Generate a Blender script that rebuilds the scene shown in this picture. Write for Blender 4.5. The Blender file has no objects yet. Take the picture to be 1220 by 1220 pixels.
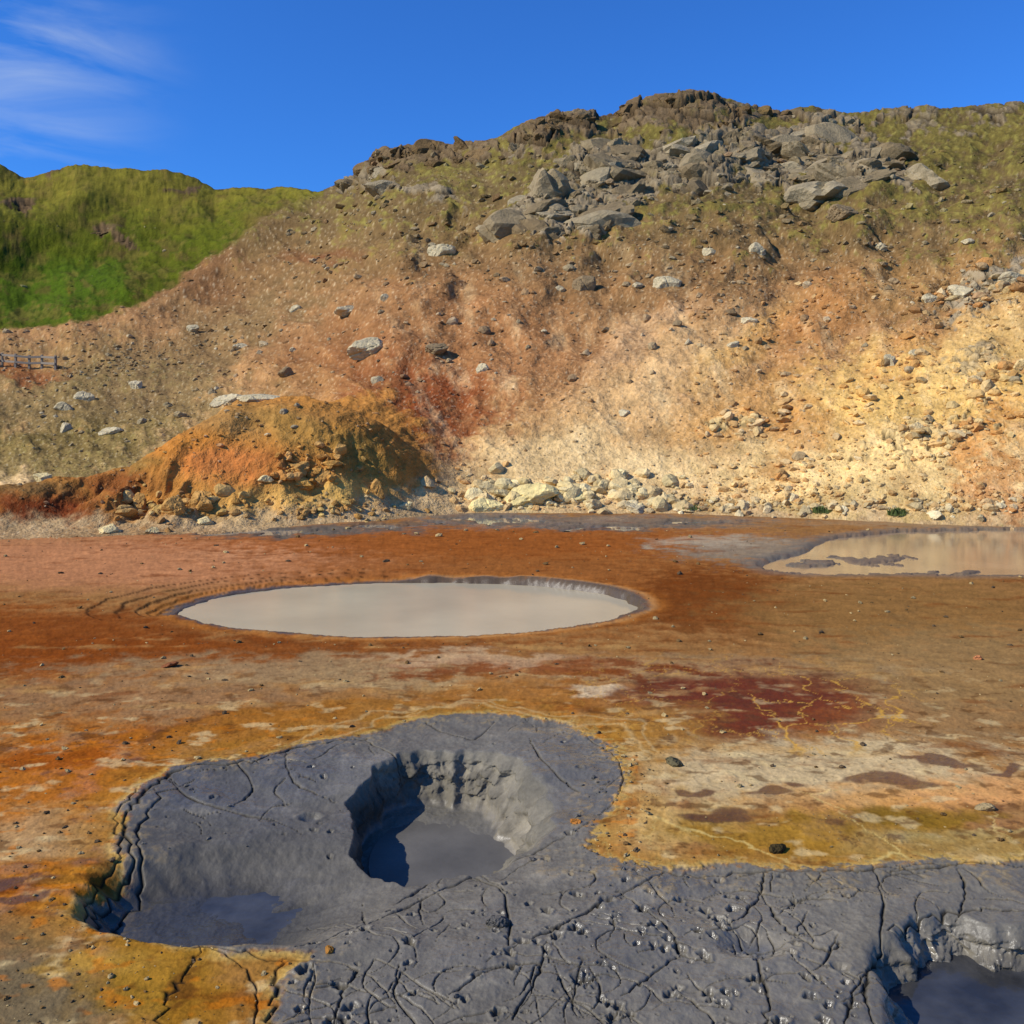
import bpy, bmesh, math, numpy as np
from mathutils import Vector
rng=np.random.default_rng(7)
F=1100.;UC=610.;VH=500.;H=3.0     # survey frame: viewpoint at 3 m above the flats
def s2l(c):
    c=np.array(c,dtype=np.float32)/255.
    return np.where(c<=.04045,c/12.92,((c+.055)/1.055)**2.4).astype(np.float32)
def sm(a,b,x):
    t=np.clip((x-a)/(b-a),0,1);return t*t*(3-2*t)
# ---------------- noise
def mk(seed):
    r=np.random.default_rng(seed)
    p=r.permutation(256);p=np.concatenate([p,p]);a=r.random(256)*2*np.pi
    return p,np.cos(a).astype(np.float32),np.sin(a).astype(np.float32)
_T={}
def pn(x,y,seed=0):
    if seed not in _T:_T[seed]=mk(seed)
    p,gx,gy=_T[seed]
    xi=np.floor(x).astype(np.int32);yi=np.floor(y).astype(np.int32)
    xf=(x-xi).astype(np.float32);yf=(y-yi).astype(np.float32)
    X=xi&255;Y=yi&255;X1=(X+1)&255;Y1=(Y+1)&255
    def g(a,b,dx,dy):
        h=p[p[a]+b];return gx[h]*dx+gy[h]*dy
    u=xf*xf*xf*(xf*(xf*6-15)+10);v=yf*yf*yf*(yf*(yf*6-15)+10)
    n0=g(X,Y,xf,yf);n1=g(X1,Y,xf-1,yf);n2=g(X,Y1,xf,yf-1);n3=g(X1,Y1,xf-1,yf-1)
    a=n0+u*(n1-n0);b=n2+u*(n3-n2)
    return (a+v*(b-a))*1.4
def fbm(x,y,o=4,seed=0,gain=.5):
    s=0;a=1.;t=0
    for i in range(o):
        s=s+a*pn(x*(2.03**i)+i*17.3,y*(2.03**i)+i*9.1,seed+i);t+=a;a*=gain
    return s/t*1.6
def worley(x,y,seed=0):
    r=np.random.default_rng(seed);p=r.permutation(256);p=np.concatenate([p,p])
    jx=r.random(256).astype(np.float32);jy=r.random(256).astype(np.float32);rv=r.random(256).astype(np.float32)
    xi=np.floor(x).astype(np.int32);yi=np.floor(y).astype(np.int32)
    f1=np.full(x.shape,9.,np.float32);f2=f1.copy();idr=np.zeros(x.shape,np.float32)
    for dx in(-1,0,1):
        for dy in(-1,0,1):
            a=xi+dx;b=yi+dy;h=p[p[a&255]+(b&255)]
            d=np.sqrt((a+jx[h]-x)**2+(b+jy[h]-y)**2).astype(np.float32)
            c=d<f1
            f2=np.where(c,f1,np.minimum(f2,d));idr=np.where(c,rv[h],idr);f1=np.where(c,d,f1)
    return f1,f2,idr
def uv2w(u,v,z=0.):
    Y=(H-z)*F/(v-VH);return (u-UC)/F*Y,Y
def smooth_poly(P,n=8,closed=True):
    P=np.array(P,float);N=len(P);out=[]
    for i in range(N if closed else N-1):
        if closed:a,b,c,d=P[i-1],P[i],P[(i+1)%N],P[(i+2)%N]
        else:a,b,c,d=P[max(i-1,0)],P[i],P[i+1],P[min(i+2,N-1)]
        for k in range(n):
            t=k/n
            out.append(.5*((2*b)+(-a+c)*t+(2*a-5*b+4*c-d)*t*t+(-a+3*b-3*c+d)*t**3))
    if not closed:out.append(P[-1])
    return np.array(out)
def sd_poly(X,Y,P):
    d=np.full(X.shape,1e9,np.float32);ins=np.zeros(X.shape,bool);N=len(P)
    for i in range(N):
        ax,ay=P[i];bx,by=P[(i+1)%N];ex,ey=bx-ax,by-ay;L=ex*ex+ey*ey+1e-12
        t=np.clip(((X-ax)*ex+(Y-ay)*ey)/L,0,1)
        d=np.minimum(d,(X-ax-t*ex)**2+(Y-ay-t*ey)**2)
        c=((ay>Y)!=(by>Y))&(X<(bx-ax)*(Y-ay)/(by-ay+1e-12)+ax)
        ins^=c
    d=np.sqrt(d);return np.where(ins,-d,d)
def pxpoly(P,n=6):
    S=smooth_poly(P,n);x,y=uv2w(S[:,0],S[:,1]);return np.stack([x,y],1)
def lerp(col,m,c):
    c=s2l(c);return col+(c-col)*m[...,None]
# ---------------- mesh helper
def make_mesh(name,co,faces_flat,nper,cols=None,wet=None,mat=None,smooth=True):
    me=bpy.data.meshes.new(name);nv=len(co);nf=len(faces_flat)//nper
    me.vertices.add(nv);me.vertices.foreach_set('co',co.astype(np.float32).ravel())
    me.loops.add(len(faces_flat));me.loops.foreach_set('vertex_index',faces_flat.astype(np.int32))
    me.polygons.add(nf);me.polygons.foreach_set('loop_start',np.arange(nf,dtype=np.int32)*nper)
    try: me.polygons.foreach_set('loop_total',np.full(nf,nper,np.int32))
    except Exception: pass
    me.polygons.foreach_set('use_smooth',np.full(nf,smooth))
    me.update(calc_edges=True)
    if cols is not None:
        a=me.color_attributes.new('Col','FLOAT_COLOR','POINT')
        c=np.ones((nv,4),np.float32);c[:,:3]=cols;a.data.foreach_set('color',c.ravel())
    if wet is not None:
        a=me.attributes.new('wet','FLOAT','POINT');a.data.foreach_set('value',wet.astype(np.float32).ravel())
    o=bpy.data.objects.new(name,me);bpy.context.scene.collection.objects.link(o)
    if mat:me.materials.append(mat)
    return o
def grid_mesh(name,X,Y,Z,col,wet,mat):
    R,C=X.shape;idx=np.arange(R*C).reshape(R,C)
    f=np.stack([idx[:-1,:-1],idx[:-1,1:],idx[1:,1:],idx[1:,:-1]],-1).reshape(-1)
    co=np.stack([X,Y,Z],-1).reshape(-1,3)
    return make_mesh(name,co,f,4,col.reshape(-1,3),wet.reshape(-1),mat)
WARM=np.array([1.04,1.0,.85],np.float32)
# ---------------- materials
def mat_terrain(name,scales,bump,dist,base_rough=.95,var=.35,wetr=.3,spec=.3):
    m=bpy.data.materials.new(name);m.use_nodes=True;N=m.node_tree.nodes;L=m.node_tree.links
    b=N['Principled BSDF'];at=N.new('ShaderNodeAttribute');at.attribute_name='Col'
    tc=N.new('ShaderNodeTexCoord')
    n1=N.new('ShaderNodeTexNoise');n1.inputs['Scale'].default_value=scales[0];n1.inputs['Detail'].default_value=6;n1.inputs['Roughness'].default_value=.66
    n2=N.new('ShaderNodeTexNoise');n2.inputs['Scale'].default_value=scales[1];n2.inputs['Detail'].default_value=4;n2.inputs['Roughness'].default_value=.7
    L.new(tc.outputs['Object'],n1.inputs['Vector']);L.new(tc.outputs['Object'],n2.inputs['Vector'])
    mr=N.new('ShaderNodeMapRange');mr.inputs['From Min'].default_value=.3;mr.inputs['From Max'].default_value=.7
    mr.inputs['To Min'].default_value=1-var;mr.inputs['To Max'].default_value=1+var
    ad=N.new('ShaderNodeMath');ad.operation='ADD';L.new(n1.outputs['Fac'],ad.inputs[0]);L.new(n2.outputs['Fac'],ad.inputs[1])
    hf=N.new('ShaderNodeMath');hf.operation='MULTIPLY';hf.inputs[1].default_value=.5;L.new(ad.outputs[0],hf.inputs[0])
    L.new(hf.outputs[0],mr.inputs['Value'])
    vm=N.new('ShaderNodeVectorMath');vm.operation='SCALE';L.new(at.outputs['Color'],vm.inputs[0]);L.new(mr.outputs[0],vm.inputs['Scale'])
    L.new(vm.outputs[0],b.inputs['Base Color'])
    aw=N.new('ShaderNodeAttribute');aw.attribute_name='wet'
    r=N.new('ShaderNodeMapRange');r.inputs['To Min'].default_value=base_rough;r.inputs['To Max'].default_value=wetr
    L.new(aw.outputs['Fac'],r.inputs['Value']);L.new(r.outputs[0],b.inputs['Roughness'])
    s=N.new('ShaderNodeMapRange');s.inputs['To Min'].default_value=.04;s.inputs['To Max'].default_value=spec
    L.new(aw.outputs['Fac'],s.inputs['Value']);L.new(s.outputs[0],b.inputs['Specular IOR Level'])
    bp=N.new('ShaderNodeBump');bp.inputs['Strength'].default_value=bump;bp.inputs['Distance'].default_value=dist
    L.new(hf.outputs[0],bp.inputs['Height']);L.new(bp.outputs[0],b.inputs['Normal'])
    return m
M_ground=mat_terrain('geothermal_ground_mat',(3.5,30),.85,.012,var=.25,wetr=.15,spec=.5)
M_hill=mat_terrain('hillside_mat',(.45,3.6),1.0,.24,var=.34,spec=.1)
M_rock=mat_terrain('rock_mat',(.9,6),1.0,.22,var=.38,spec=.15)
def mat_water(name,rgb,rough,bscale,bstr,spec=.5,v0=.84,v1=1.12,ns=.5):
    m=bpy.data.materials.new(name);m.use_nodes=True;N=m.node_tree.nodes;L=m.node_tree.links
    b=N['Principled BSDF'];tc=N.new('ShaderNodeTexCoord')
    n=N.new('ShaderNodeTexNoise');n.inputs['Scale'].default_value=ns;n.inputs['Detail'].default_value=5
    L.new(tc.outputs['Object'],n.inputs['Vector'])
    rr=N.new('ShaderNodeMapRange');rr.inputs['From Min'].default_value=.35;rr.inputs['From Max'].default_value=.65;L.new(n.outputs['Fac'],rr.inputs['Value'])
    c=s2l(rgb);mx=N.new('ShaderNodeMix');mx.data_type='RGBA'
    mx.inputs[6].default_value=(*[float(x*v0) for x in c],1);mx.inputs[7].default_value=(*[float(x*v1) for x in c],1)
    L.new(rr.outputs[0],mx.inputs[0]);L.new(mx.outputs[2],b.inputs['Base Color'])
    b.inputs['Roughness'].default_value=rough;b.inputs['Specular IOR Level'].default_value=spec;b.inputs['IOR'].default_value=1.33
    n2=N.new('ShaderNodeTexNoise');n2.inputs['Scale'].default_value=bscale;n2.inputs['Detail'].default_value=3
    L.new(tc.outputs['Object'],n2.inputs['Vector'])
    bp=N.new('ShaderNodeBump');bp.inputs['Strength'].default_value=bstr;bp.inputs['Distance'].default_value=.01
    L.new(n2.outputs['Fac'],bp.inputs['Height']);L.new(bp.outputs[0],b.inputs['Normal'])
    return m
# =====================================================  GROUND
ug=np.concatenate([np.arange(-1400,-60,20),np.arange(-60,1290,1.2),np.arange(1290,2640,20)]).astype(np.float64)
vg=np.concatenate([np.arange(2200,1240,-12),np.arange(1240,1112,-.85),np.arange(1112,1082,-.4),np.arange(1082,912,-.85),np.arange(912,880,-.3),np.arange(880,600,-.85),np.arange(600,506,-3)])
Yr_=np.concatenate([H*F/(vg-VH),[900,2000,6000]])
U,Yg=np.meshgrid(ug,Yr_);Xg=(U-UC)/F*Yg;V=VH+H*F/Yg
Xg=Xg.astype(np.float32);Yg=Yg.astype(np.float32)
wa=.035*Yg
wx=Xg+fbm(Xg*1.1,Yg*1.1,4,10)*wa;wy=Yg+fbm(Xg*1.1,Yg*1.1,4,20)*wa
wu=UC+F*wx/wy;wv=VH+H*F/wy
nA=fbm(Xg*.7,Yg*.7,5,30);nB=fbm(Xg*3,Yg*3,5,40,.6);nC=fbm(Xg*14,Yg*14,4,50,.65)
nS=fbm(Xg*.35,Yg*1.6,5,60,.6);nP=fbm(U*.13,V*.2,3,65,.7);nBs=fbm(Xg*3,Yg*3,2,41)
def blob(cu,cv,ru,rv,ang=0,s=1.,U_=None,V_=None,soft=.45,nz=None):
    u=(U_-cu);v=(V_-cv);a=math.radians(ang);x=(u*math.cos(a)+v*math.sin(a))/ru;y=(-u*math.sin(a)+v*math.cos(a))/rv
    r=np.sqrt(x*x+y*y)
    if nz is not None:r=r+nz
    return s*sm(1.15,soft,r)
col=np.zeros(Xg.shape+(3,),np.float32)+s2l((144,102,58))
def G(cu,cv,ru,rv,rgb,s=1.,ang=0,nz=.35,soft=.45):
    global col
    col=lerp(col,blob(cu,cv,ru,rv,ang,s,wu,wv,soft,nB*nz),rgb)
G(150,668,420,40,(174,118,80),.95,0,.1)
G(330,655,120,14,(188,136,98),.6)
G(560,645,420,24,(146,78,28),.8)
G(620,690,350,80,(138,78,30),.75)
G(-20,770,330,62,(132,68,16),.9)
G(250,780,500,28,(120,60,14),.85)
G(150,745,180,22,(114,58,16),.55)
G(850,715,130,50,(108,56,16),.9)
G(1080,730,250,52,(132,96,52),.85)
G(1150,800,250,60,(142,114,74),.7)
G(560,800,520,26,(156,130,94),.75,0,.6)
G(150,835,260,30,(142,106,72),.8,0,.6)
G(240,870,200,18,(122,62,14),.8,-8,.7)
G(350,860,220,25,(156,104,38),.7,-8,.5)
G(640,797,190,16,(120,54,10),.8,0,.8)
G(560,785,120,10,(200,168,130),.5,0,.8)
G(640,830,170,28,(152,98,40),.7,0,.5)
G(720,822,60,7,(216,194,158),.8,0,.6)
G(880,840,190,52,(100,42,6),1.,0,.35)
G(1010,860,90,30,(126,60,8),.8)
G(1120,860,150,40,(144,112,74),.7)
G(760,890,110,60,(154,108,42),.9,0,.4)
G(960,920,300,45,(192,168,128),.95,0,.5)
G(800,985,130,45,(190,156,98),.9,0,.5)
G(1090,955,200,34,(200,144,78),.7,-4,.8)
G(1180,945,100,30,(210,152,98),.6,0,.8)
G(1000,995,230,32,(148,110,38),.9,0,.4)
G(1100,980,160,18,(120,92,28),.7,0,.8)
G(860,968,40,9,(90,66,18),.9)
G(1130,1010,160,14,(156,140,94),.8)
G(80,930,170,80,(168,98,26),.85,0,.5)
G(30,1000,110,40,(178,142,98),.75,0,.8)
G(60,900,90,20,(140,68,12),.7,0,.8)
G(40,1060,120,34,(180,110,24),.9,0,.5)
G(20,1055,40,10,(94,48,12),.9,0,.7)
G(40,1180,130,80,(108,94,70),.95,0,.5)
G(180,1170,110,95,(146,108,34),.95,20,.35)
G(240,1210,70,60,(136,92,24),.8)
G(120,1140,60,20,(186,144,62),.6,0,.8)
G(560,870,260,20,(148,98,42),.5,-3,.6)
gp=[(100,1078),(150,1022),(146,970),(172,936),(215,912),(300,902),(370,884),(440,874),(500,856),(590,850),(670,862),(718,884),(742,915),(730,952),(704,985),(722,1018),(790,1036),(860,1030),(920,1036),(1000,1034),(1100,1024),(1230,1026),(1500,1020),(1700,1500),(300,1500),(318,1260),(330,1190),(350,1145),(250,1130),(170,1110),(115,1092)]
GP=pxpoly(gp,5)
sd=sd_poly(Xg+nB*.12+nC*.04,Yg+nA*.06+nB*.10+nC*.04,GP)
out=(sd>0)
halo=sm(.6,.05,sd+nB*.35)*out
col=lerp(col,halo*.5,(162,116,42))
col=lerp(col,sm(.30,.0,sd+nB*.25)*out*(.8*sm(-.2,.4,nA+.6*nB)),(130,74,20))
col=lerp(col,sm(.12,.02,sd+nC*.06)*out*.6,(194,164,94))
gray=sm(.045,-.045,sd+nC*.06)
gc=np.zeros_like(col)+s2l((108,103,95))
gc=lerp(gc,blob(300,960,260,110,0,.75,wu,wv),(84,81,76))
gc=lerp(gc,blob(240,1070,160,60,0,.8,wu,wv),(64,62,59))
gc=lerp(gc,blob(600,925,140,60,0,.5,wu,wv),(114,109,100))
gc=lerp(gc,blob(430,920,140,30,-10,.6,wu,wv,nz=nB*.5),(110,105,96))
gc=lerp(gc,blob(1000,1120,260,90,0,.45,wu,wv,nz=nB*.5),(124,118,108))
gc=lerp(gc,sm(.1,.6,nA+nB*.5)*.5,(78,76,72))
gc=lerp(gc,sm(.25,.7,nS+nB*.5)*.4,(136,129,117))
gc=gc*(1+.12*nA+.16*nB+.14*nC+.06*nP)[...,None]
# brown dust and ochre crust creeping onto the mud margin
gc=lerp(gc,sm(-.45,.0,sd+nB*.25)*sm(.0,.6,nC+nB*.6)*.55,(150,128,86))
col=col*(1+.10*nA+.18*nB+.18*nC+.10*nP)[...,None]
G(900,655,120,18,(132,122,106),.8,0,.6)
G(840,645,80,8,(166,150,128),.7)
G(720,622,230,10,(116,106,94),.75,0,.6)
G(560,616,80,8,(128,120,108),.7,0,.6)
G(330,632,190,7,(96,92,86),.85)
G(1160,622,200,10,(150,126,96),.7)
st=sm(.25,.75,nS+nB*.4)*(V>760)
col=lerp(col,st*.38,(182,144,88));
st2=sm(.25,.7,fbm(Xg*.8+40,Yg*2.4,5,90,.6))
col=lerp(col,st2*.55*out,(110,52,8))
nr_=sm(760,880,V)
st3=sm(.25,.6,fbm(Xg*2.2+11,Yg*3.4,4,95,.55))*nr_
col=lerp(col,st3*.55*out,(206,182,134))
st4=sm(.25,.55,fbm(Xg*3.1+31,Yg*4.4,4,97,.55))*sm(740,850,V)
col=lerp(col,st4*.6*out,(84,48,18))
st5=sm(.3,.6,fbm(Xg*4.1+71,Yg*6,3,99,.5))*sm(800,900,V)*(U<760)
col=lerp(col,st5*.5*out,(188,108,18))
col=lerp(col,sm(.55,.8,fbm(Xg*22,Yg*22,2,101,.6))*.45*out*nr_,(60,44,26))
f1,f2,_=worley(wx*1.6+nB*.25,wy*1.1+nB*.25,5)
vein=sm(.05,.0,f2-f1)*blob(980,850,140,50,0,1,U,V,.7)
vein=np.maximum(vein,sm(.035,.0,f2-f1)*blob(860,830,230,60,0,.55,U,V,.6))
col=lerp(col,np.clip(vein,0,1)*.9,(196,148,60))
f1b,f2b,_=worley(wx*.9+7+nB*.15,wy*.8,6)
v2=sm(.03,0,f2b-f1b)*blob(1000,985,260,50,0,1,U,V,.6);col=lerp(col,v2*.6,(214,190,122))
# dried crust cracks in the ochre flats
f1c,f2c,_=worley(Xg*3.2+nB*.3,Yg*3.2+nB*.3,8)
dry=sm(.03,.0,f2c-f1c)*sm(.0,.5,nA+.5*nS)*sm(780,900,V)*out
col=lerp(col,dry*.55,(70,48,24))
for (cu,cv,ru,rv,th) in [(560,905,215,62,.02),(600,900,190,60,.015)]:
    r=np.sqrt(((wu-cu)/ru)**2+((wv-cv)/rv)**2);m=np.exp(-((r-1)/th)**2)*(wv<890)*out;col=lerp(col,m*.5,(190,162,114))
wet=np.zeros(Xg.shape,np.float32)
wet=np.maximum(wet,.35*blob(880,840,190,52,0,1,wu,wv))
wet=np.maximum(wet,.6*sm(0,.5,nA+nB*.4)*blob(1000,980,300,60,0,1,wu,wv))
wet=np.maximum(wet,.55*sm(0,.5,nB+nA*.4)*blob(80,1000,260,160,0,1,wu,wv))
wet=np.maximum(wet,.7*sm(-.2,.4,nA+nB*.5)*blob(650,622,380,11,0,1,wu,wv))
for (cu,cv,ru,rv) in [(915,946,26,5),(948,936,18,4),(1060,930,50,5),(1115,905,38,4),(845,943,18,4),(865,967,46,7),(10,1050,40,8),(15,1072,34,6),(1200,912,30,4)]:
    m=blob(cu,cv,ru,rv,0,1,wu,wv,.75,nB*.3);col=lerp(col,m*.85,(98,62,16));wet=np.maximum(wet,m*.8)
col=col*(1-gray[...,None])+gc*gray[...,None]
wet=np.where(gray>.5,.55+.4*sm(-.3,.5,nA+nB*.3),wet)
# ---------------- heights
Z=.02*nA+.010*nB+.004*nC
Z=np.where(sd<0,Z-.010*sm(0,.3,-sd)+.004*nB,Z)
Z=Z+gray*(.004*fbm(Xg*5,Yg*5,4,77,.6)+.02*fbm(Xg*1.2,Yg*1.2,2,78))
Z=Z+nP*.0007*Yg/3*(V<1240)*(V>600)*(1-.6*gray)-.006*dry
far=sm(40,120,Yg);Z=Z*(1-far)-.4*far
def ell(cx,cy,ax,ay,namp=.06,nf=2.2,seed=3):
    dx=(Xg-cx)/ax;dy=(Yg-cy)/ay;r=np.sqrt(dx*dx+dy*dy)
    th=np.arctan2(dy,dx)
    w=pn(np.cos(th)*nf+5,np.sin(th)*nf+5,seed)*namp+pn(np.cos(th)*nf*3+9,np.sin(th)*nf*3+2,seed+1)*namp*.5
    return r+w,th
r,th=ell(-1.0,6.9,2.3,1.6,.05);Z-=.09*sm(1.,.3,r)
rM,thM=ell(-.47,7.37,.84,1.16,.13,2.0,33)
rM=rM+.035*nBs
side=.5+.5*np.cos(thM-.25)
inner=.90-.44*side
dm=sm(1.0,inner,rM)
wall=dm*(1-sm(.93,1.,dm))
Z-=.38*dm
col=lerp(col,wall*.6*side,(136,129,118));col=lerp(col,wall*(1-side)*.75,(44,42,40))  # sun and shade painted into the crater wall: right side lighter, left darker
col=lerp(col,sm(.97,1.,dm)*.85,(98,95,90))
wet=np.where(dm>.97,.7,wet);wet=np.where((dm>.03)&(dm<.9),.25,wet)
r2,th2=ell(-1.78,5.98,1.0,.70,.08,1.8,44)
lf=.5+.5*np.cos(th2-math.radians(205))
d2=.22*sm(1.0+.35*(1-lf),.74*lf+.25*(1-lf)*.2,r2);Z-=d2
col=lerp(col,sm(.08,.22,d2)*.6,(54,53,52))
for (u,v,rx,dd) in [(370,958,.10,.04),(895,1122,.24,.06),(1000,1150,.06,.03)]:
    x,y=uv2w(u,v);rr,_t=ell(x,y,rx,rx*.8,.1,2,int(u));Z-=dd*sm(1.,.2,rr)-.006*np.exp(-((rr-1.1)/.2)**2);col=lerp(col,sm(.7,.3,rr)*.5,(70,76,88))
    wet=np.maximum(wet,sm(.6,.3,rr))
r3,th3=ell(2.66,4.62,.80,1.02,.10,2.2,55)
r3=r3+.03*nBs
d3=sm(1.0,.74,r3);Z-=.27*d3
col=lerp(col,sm(1.2,1.,r3)*.4,(88,85,79))
CX,CY,CA,CB=-1.66,15.36,3.86,2.55
r4,th4=ell(CX,CY,CA,CB,.030,1.6,66)
lw=.5-.5*np.cos(th4+.35)
d4=sm(1.0,.965-.06*lw,r4+.012*nBs);Z-=.40*d4
for k,(rr,w,dd) in enumerate([(1.07,.010,.035),(1.13,.010,.035),(1.22,.010,.025),(1.32,.008,.02),(1.035,.008,.02)]):
    wob=rr+.035*pn(np.cos(th4)*3+k*7,np.sin(th4)*3,70+k)+.016*nB
    msk=sm(.45,.8,lw+.5*pn(th4*4+k,th4*0+k*3.3,90+k))*(np.sin(th4)>-.45)
    Z-=dd*sm(wob+w,wob-w,r4)*msk*sm(.9,1.,r4)
    col=lerp(col,np.exp(-((r4-wob)/(w*.6))**2)*msk*.75*sm(-.5,.3,nB+.4),(52,28,12))
ho=np.exp(-((r4-1.07)/.04)**2)*sm(-.5,.5,nB+.3);col=lerp(col,ho*.5,(172,106,42))
rim=sm(1.05,1.005,r4+nC*.02+nB*.03-.012*np.sin(th4));col=lerp(col,rim*.9,(74,68,58))
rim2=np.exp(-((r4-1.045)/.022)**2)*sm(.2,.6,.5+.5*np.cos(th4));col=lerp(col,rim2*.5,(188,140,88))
wet=np.maximum(wet,rim*.7)
rp=[(906,670),(960,655),(984,641),(1050,633),(1120,630),(1220,629),(1500,629),(1500,685),(1220,684),(1100,683),(1000,682),(940,680)]
RP=pxpoly(rp,4);s5=sd_poly(Xg+nA*.3+nB*.15,Yg+nB*.3+nA*.3,RP)
Z-=.16*sm(.15,-.25,s5)
isl=blob(1035,664,66,6.5,0,1,wu,wv,.5,nB*.5)+blob(1150,679,40,3,0,1,wu,wv,.5,nB*.4)+blob(960,668,30,5,0,1,wu,wv,.5,nB*.4)
Z+=.13*np.clip(isl,0,1)*(s5<0);
col=lerp(col,sm(.7,.0,s5+nB*.3)*.75,(100,94,84));wet=np.maximum(wet,sm(.7,0,s5)*.5)
PUD=[(300,633,120,4.4),(470,626,60,3),(590,619,75,4.5),(720,628,80,3.2),(830,622,50,2.2)]
for (u,v,ru,rv) in PUD:
    Z-=.10*blob(u,v,ru,rv,0,1,wu,wv,.3,nB*.3);col=lerp(col,blob(u,v,ru*1.3,rv*1.8,0,.7,wu,wv,.5,nB*.3),(88,83,76))
# ---------------- cracks
CR=np.full(Xg.shape,9.,np.float32);nrow=len(Yr_)
def window(x0,x1,y0,y1):
    i0=np.searchsorted(Yr_,y0)-1;i1=np.searchsorted(Yr_,y1)+1
    us=[UC+F*x/y for x in(x0,x1) for y in(y0,y1)]
    j0=np.searchsorted(ug,min(us))-1;j1=np.searchsorted(ug,max(us))+1
    return slice(max(i0,0),max(i1,0)),slice(max(j0,0),max(j1,0))
def crack(pts,w,arr):
    n=len(pts);ph=rng.uniform(0,6)
    for k in range(n-1):
        (ax,ay),(bx,by)=pts[k],pts[k+1];t=(k+.5)/(n-1);ww=w*(.3+.7*math.sin(math.pi*min(max(t,.05),.95)))*(.75+.35*math.sin(k*.7+ph)+.3*rng.random());p=ww*3
        si,sj=window(min(ax,bx)-p,max(ax,bx)+p,max(min(ay,by)-p,.5),max(ay,by)+p)
        x=Xg[si,sj];y=Yg[si,sj]
        if x.size==0:continue
        ex,ey=bx-ax,by-ay;tt=np.clip(((x-ax)*ex+(y-ay)*ey)/(ex*ex+ey*ey+1e-9),0,1)
        d=np.sqrt((x-ax-tt*ex)**2+(y-ay-tt*ey)**2)/ww
        arr[si,sj]=np.minimum(arr[si,sj],d)
def jag(P,amp):
    S=smooth_poly(P,9,False);x,y=uv2w(S[:,0],S[:,1]);q=np.stack([x,y],1);q+=rng.normal(0,amp,q.shape);return q
majors=[[(352,1128),(420,1098),(480,1068),(560,1030),(640,1002),(702,976)],[(470,1060),(510,1035),(548,1008)],[(606,1128),(670,1100),(720,1075),(792,1040)],
[(735,1060),(770,1085),(800,1110),(812,1135),(850,1145)],[(912,1036),(905,1060),(885,1090),(862,1102)],[(905,1058),(925,1090),(945,1112),(960,1110)],
[(1040,1030),(1052,1070),(1045,1130),(1018,1180),(1000,1235)],[(1056,1036),(1110,1032),(1160,1027),(1220,1030)],[(300,1235),(306,1185),(290,1150),(238,1122)],
[(335,1142),(420,1150),(405,1185),(392,1235)],[(484,1150),(470,1180),(500,1220)],[(536,1182),(600,1150),(682,1146)],[(740,1185),(790,1150),(812,1135)],
[(200,925),(236,950),(330,964)],[(505,858),(560,878),(590,858)],[(436,880),(478,902)],[(690,872),(735,905),(738,945),(715,965)],[(1070,1150),(1046,1140),(1030,1175),(1042,1220)],
[(870,1100),(900,1140),(915,1190),(908,1235)],[(560,1030),(600,1060),(606,1128)],
[(1140,1030),(1150,1060),(1140,1090)],[(652,1120),(640,1160),(610,1210)],[(810,1180),(850,1210),(840,1240)],[(940,1112),(985,1130),(1000,1120)],
[(1010,1075),(960,1070),(925,1090)],[(630,880),(650,910),(690,940)],[(280,905),(300,930),(280,950)],[(340,895),(350,925),(400,940)]]
for P in majors:crack(jag(P,.006),.006+.005*rng.random(),CR)
edge=[(112,1088),(118,1062),(155,1020),(150,975),(175,942),(215,916),(300,905),(370,888),(440,877)]
crack(jag(edge,.018),.015,CR);crack(jag([(u+14,v+10) for u,v in edge[:6]],.02),.010,CR);crack(jag([(u-12,v-3) for u,v in edge[:5]],.02),.009,CR)
crack(jag([(112,1088),(170,1108),(240,1125),(335,1142)],.015),.013,CR);crack(jag([(740,1020),(800,1040),(900,1038),(1000,1036),(1130,1028),(1230,1030)],.015),.008,CR)
crack(jag([(240,1125),(225,1160),(200,1190),(190,1235)],.02),.010,CR);crack(jag([(338,1142),(325,1190),(330,1240)],.02),.012,CR)
crack(jag([(1230,1085),(1160,1082),(1100,1092),(1062,1110)],.02),.009,CR)
cnt=0
while cnt<160:
    u=rng.uniform(150,1220);v=rng.uniform(860,1235)
    if rng.random()<.35 and v<1000:continue
    x,y=uv2w(u,v);i=np.searchsorted(Yr_,y);j=np.searchsorted(ug,u)
    if sd[i,j]>-.08 or rM[i,j]<1.1 or r3[i,j]<1.1 or (r2[i,j]<1.):continue
    a=rng.choice([rng.normal(.6,.4),rng.normal(2.2,.4)]);L=rng.uniform(.10,.6);n=int(L/.05)+2;pts=[(x,y)];cv=rng.normal(0,.16)
    for k in range(n):
        a+=cv+rng.normal(0,.22);x+=.05*math.cos(a);y+=.05*math.sin(a)
        i=min(np.searchsorted(Yr_,y),nrow-1);j=np.searchsorted(ug,UC+F*x/y)
        if sd[i,min(j,len(ug)-1)]>-.03:break
        pts.append((x,y))
    if len(pts)>2:crack(pts,rng.uniform(.0022,.0055),CR);cnt+=1
ck=np.exp(-CR**2)
Z-=.022*ck*gray+.012*ck*(1-gray)
col=lerp(col,ck*.92,(26,24,22));wet=wet*(1-ck)
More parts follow.
